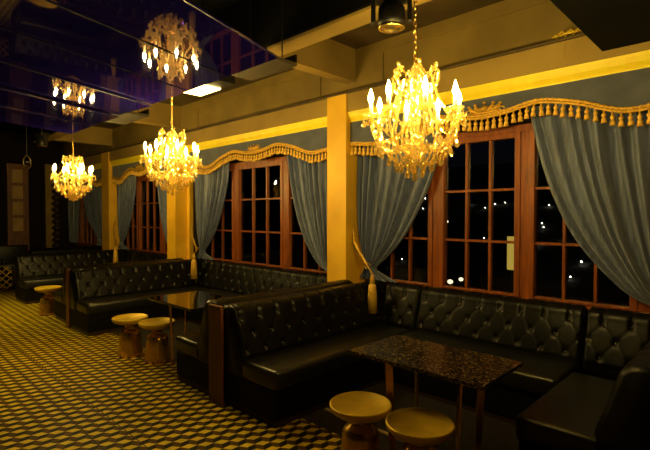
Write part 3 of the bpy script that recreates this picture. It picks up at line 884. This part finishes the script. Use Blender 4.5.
bm = bmesh.new(); lathe(bm, [(0, -.001), (.028, -.002), (.028, -.012), (0, -.014)], 14); obj('lamp_face', bm, M['red_lamp'], e, True)
bm = bmesh.new(); tube(bm, [(0, 0, .06), (0, 0, .35)], .008, 6); obj('hanger_rod', bm, M['black_metal'], e)
tag(e, 'tiny reddish downlight high on the black ceiling', 'lamp')
# piece of gold foil garland on the fascia lip
e = empty('foil_garland', (-1.25, 4.18, 3.158))
bm = bmesh.new()
for k in range(9):
    x = -.09 + k * .0225; tube(bm, [(x - .02, .03 * math.sin(k * 2), .004), (x + .02, -.02, .012 + .01 * (k % 3)), (x + .045, .02 * math.cos(k), .01)], [.004, .010, .003], 5)
obj('foil', bm, M['brass_top'], e)
bm = bmesh.new(); bead_string(bm, [(0, -.016, 0), (0, -.016, -.20)], .004, 13); obj('bead_string', bm, M['gold_metal'], e)
tag(e, 'scrap of gold foil garland with a bead string on the fascia lip', 'garland')

# ------------------------------------------------------------------ far end of the room
d = nbox((XL, 2.95, 0), (XL + .05, 3.45, 3.05), .005); dr = struct('door_1', d, M['dark_wood'], 'dark far door with four frosted amber panes')
for k in range(4):
    z = 1.22 + k * .44; obj('frosted_pane', nbox((XL + .051, 3.07, z), (XL + .06, 3.31, z + .36)), M['frosted'], dr)
struct('trim_8', nbox((XL, 3.86, 0), (XL + .06, 4.16, 3.1), .005), M['olive'], 'gold brown panel on the far end wall')
e = empty('carved_post', (XL + .21, 4.10, 0))
bm = bmesh.new(); tube(bm, [(0, 0, 0), (0, 0, 2.7)], .05, 8); obj('post', bm, M['bead_dark'], e)
bm = bmesh.new()
for k in range(13):
    lathe(bm, [(.05, -.07), (.12, -.03), (.13, .03), (.06, .08), (.05, .085)], 10, (0, 0, .45 + k * .17))
obj('carved_beads', bm, M['bead_dark'], e, True)
tag(e, 'dark carved post with stacked collars at the far wall', 'post')
def armchair(loc, rz, label):
    e = empty('armchair', loc, rz)
    obj('base', nbox((-.42, -.40, .08), (.42, .40, .30), .02), M['base_black'], e)
    obj('seat', nbox((-.28, -.36, .30), (.28, .38, .45), .04, 4), M['leather_seat'], e, True)
    obj('backrest', nbox((-.42, -.48, .28), (.42, -.36, .90), .04, 4), M['leather'], e, True)
    for s in (-1, 1): obj('armrest', nbox((s * .35 - .08, -.40, .28), (s * .35 + .08, .42, .64), .05, 4), M['leather'], e, True)
    for sx in (-1, 1):
        for sy in (-1, 1):
            b = bmesh.new(); lathe(b, [(0, 0), (.02, 0), (.03, .085), (0, .085)], 10, (sx * .36, sy * .33, 0)); obj('foot', b, M['dark_wood'], e)
    return tag(e, label, 'armchair')
armchair((-13.3, 2.75, 0), -PI / 2, 'dark leather armchair at the far left edge')
e = empty('lattice_screen', (-12.2, 2.1, 0))
obj('frame', box(nbox((-.03, -.45, 0), (.03, -.41, .52)), (-.03, .41, 0), (.03, .45, .52)), M['black_metal'], e)
bm = bmesh.new(); box(bm, (-.03, -.46, .521), (.03, .46, .55)); obj('top_rail', bm, M['chrome'], e)
bm = bmesh.new()
for k in range(-5, 6):
    for s in (-1, 1):
        y0_ = k * .15
        pts = [(s * .006, y0_, .02), (s * .006, y0_ + s * .5, .52)]
        (ya_, za), (yb_, zb_) = (y0_, .02), (y0_ + s * .5, .52)
        def clip(y, z, y2, z2):
            t0, t1 = 0, 1; dy_ = y2 - y
            for lim, sg in ((-.41, -1), (.41, 1)):
                q = sg * (lim - y); pz = sg * dy_
                if abs(pz) < 1e-9: continue
                r_ = q / pz
                if pz > 0: t1 = min(t1, r_)
                else: t0 = max(t0, r_)
            return t0, t1
        t0, t1 = clip(ya_, za, yb_, zb_)
        if t1 - t0 > .05: tube(bm, [(s * .006, ya_ + (yb_ - ya_) * t0, za + (zb_ - za) * t0), (s * .006, ya_ + (yb_ - ya_) * t1, za + (zb_ - za) * t1)], .012, 5)
obj('lattice', bm, M['brass_top'], e)
tag(e, 'low brass lattice screen at the far left edge', 'screen')
e = empty('bottle', (-13.35, 3.45, .0))
bm = bmesh.new()
# ------------------------------------------------------------------ lights
def spot(name, loc, target, power, col, size, blend=.5, rad=.05):
    l = bpy.data.lights.new(name, 'SPOT'); l.energy = power; l.color = col; l.spot_size = size; l.spot_blend = blend; l.shadow_soft_size = rad
    o = bpy.data.objects.new(name, l); COL.objects.link(o); o.location = loc
    o.rotation_euler = (Vector(target) - Vector(loc)).to_track_quat('-Z', 'Y').to_euler(); return o
bm.free(); bpy.data.objects.remove(e)
spot('purple_stage_light', (.4, -1.6, 1.6), (-3.3, 1.6, 2.81), 75, (.20, .10, 1.0), math.radians(30), 1.0)
spot('floor_spot', (-9.2, .45, 2.85), (-9.2, 1.75, 0), 300, (1.0, .74, .16), math.radians(85), 1.0)
spot('floor_spot', (-6.0, .50, 2.85), (-5.9, 1.6, 0), 130, (1.0, .72, .16), math.radians(75), 1.0)
w = bpy.data.worlds.new('night'); S.world = w; w.use_nodes = True
w.node_tree.nodes['Background'].inputs['Color'].default_value = (.003, .0035, .005, 1); w.node_tree.nodes['Background'].inputs['Strength'].default_value = .5
S.view_settings.view_transform = 'Standard'; S.view_settings.look = 'None'; S.view_settings.gamma = 1; S.view_settings.use_curve_mapping = False
S.view_settings.exposure = 0.0
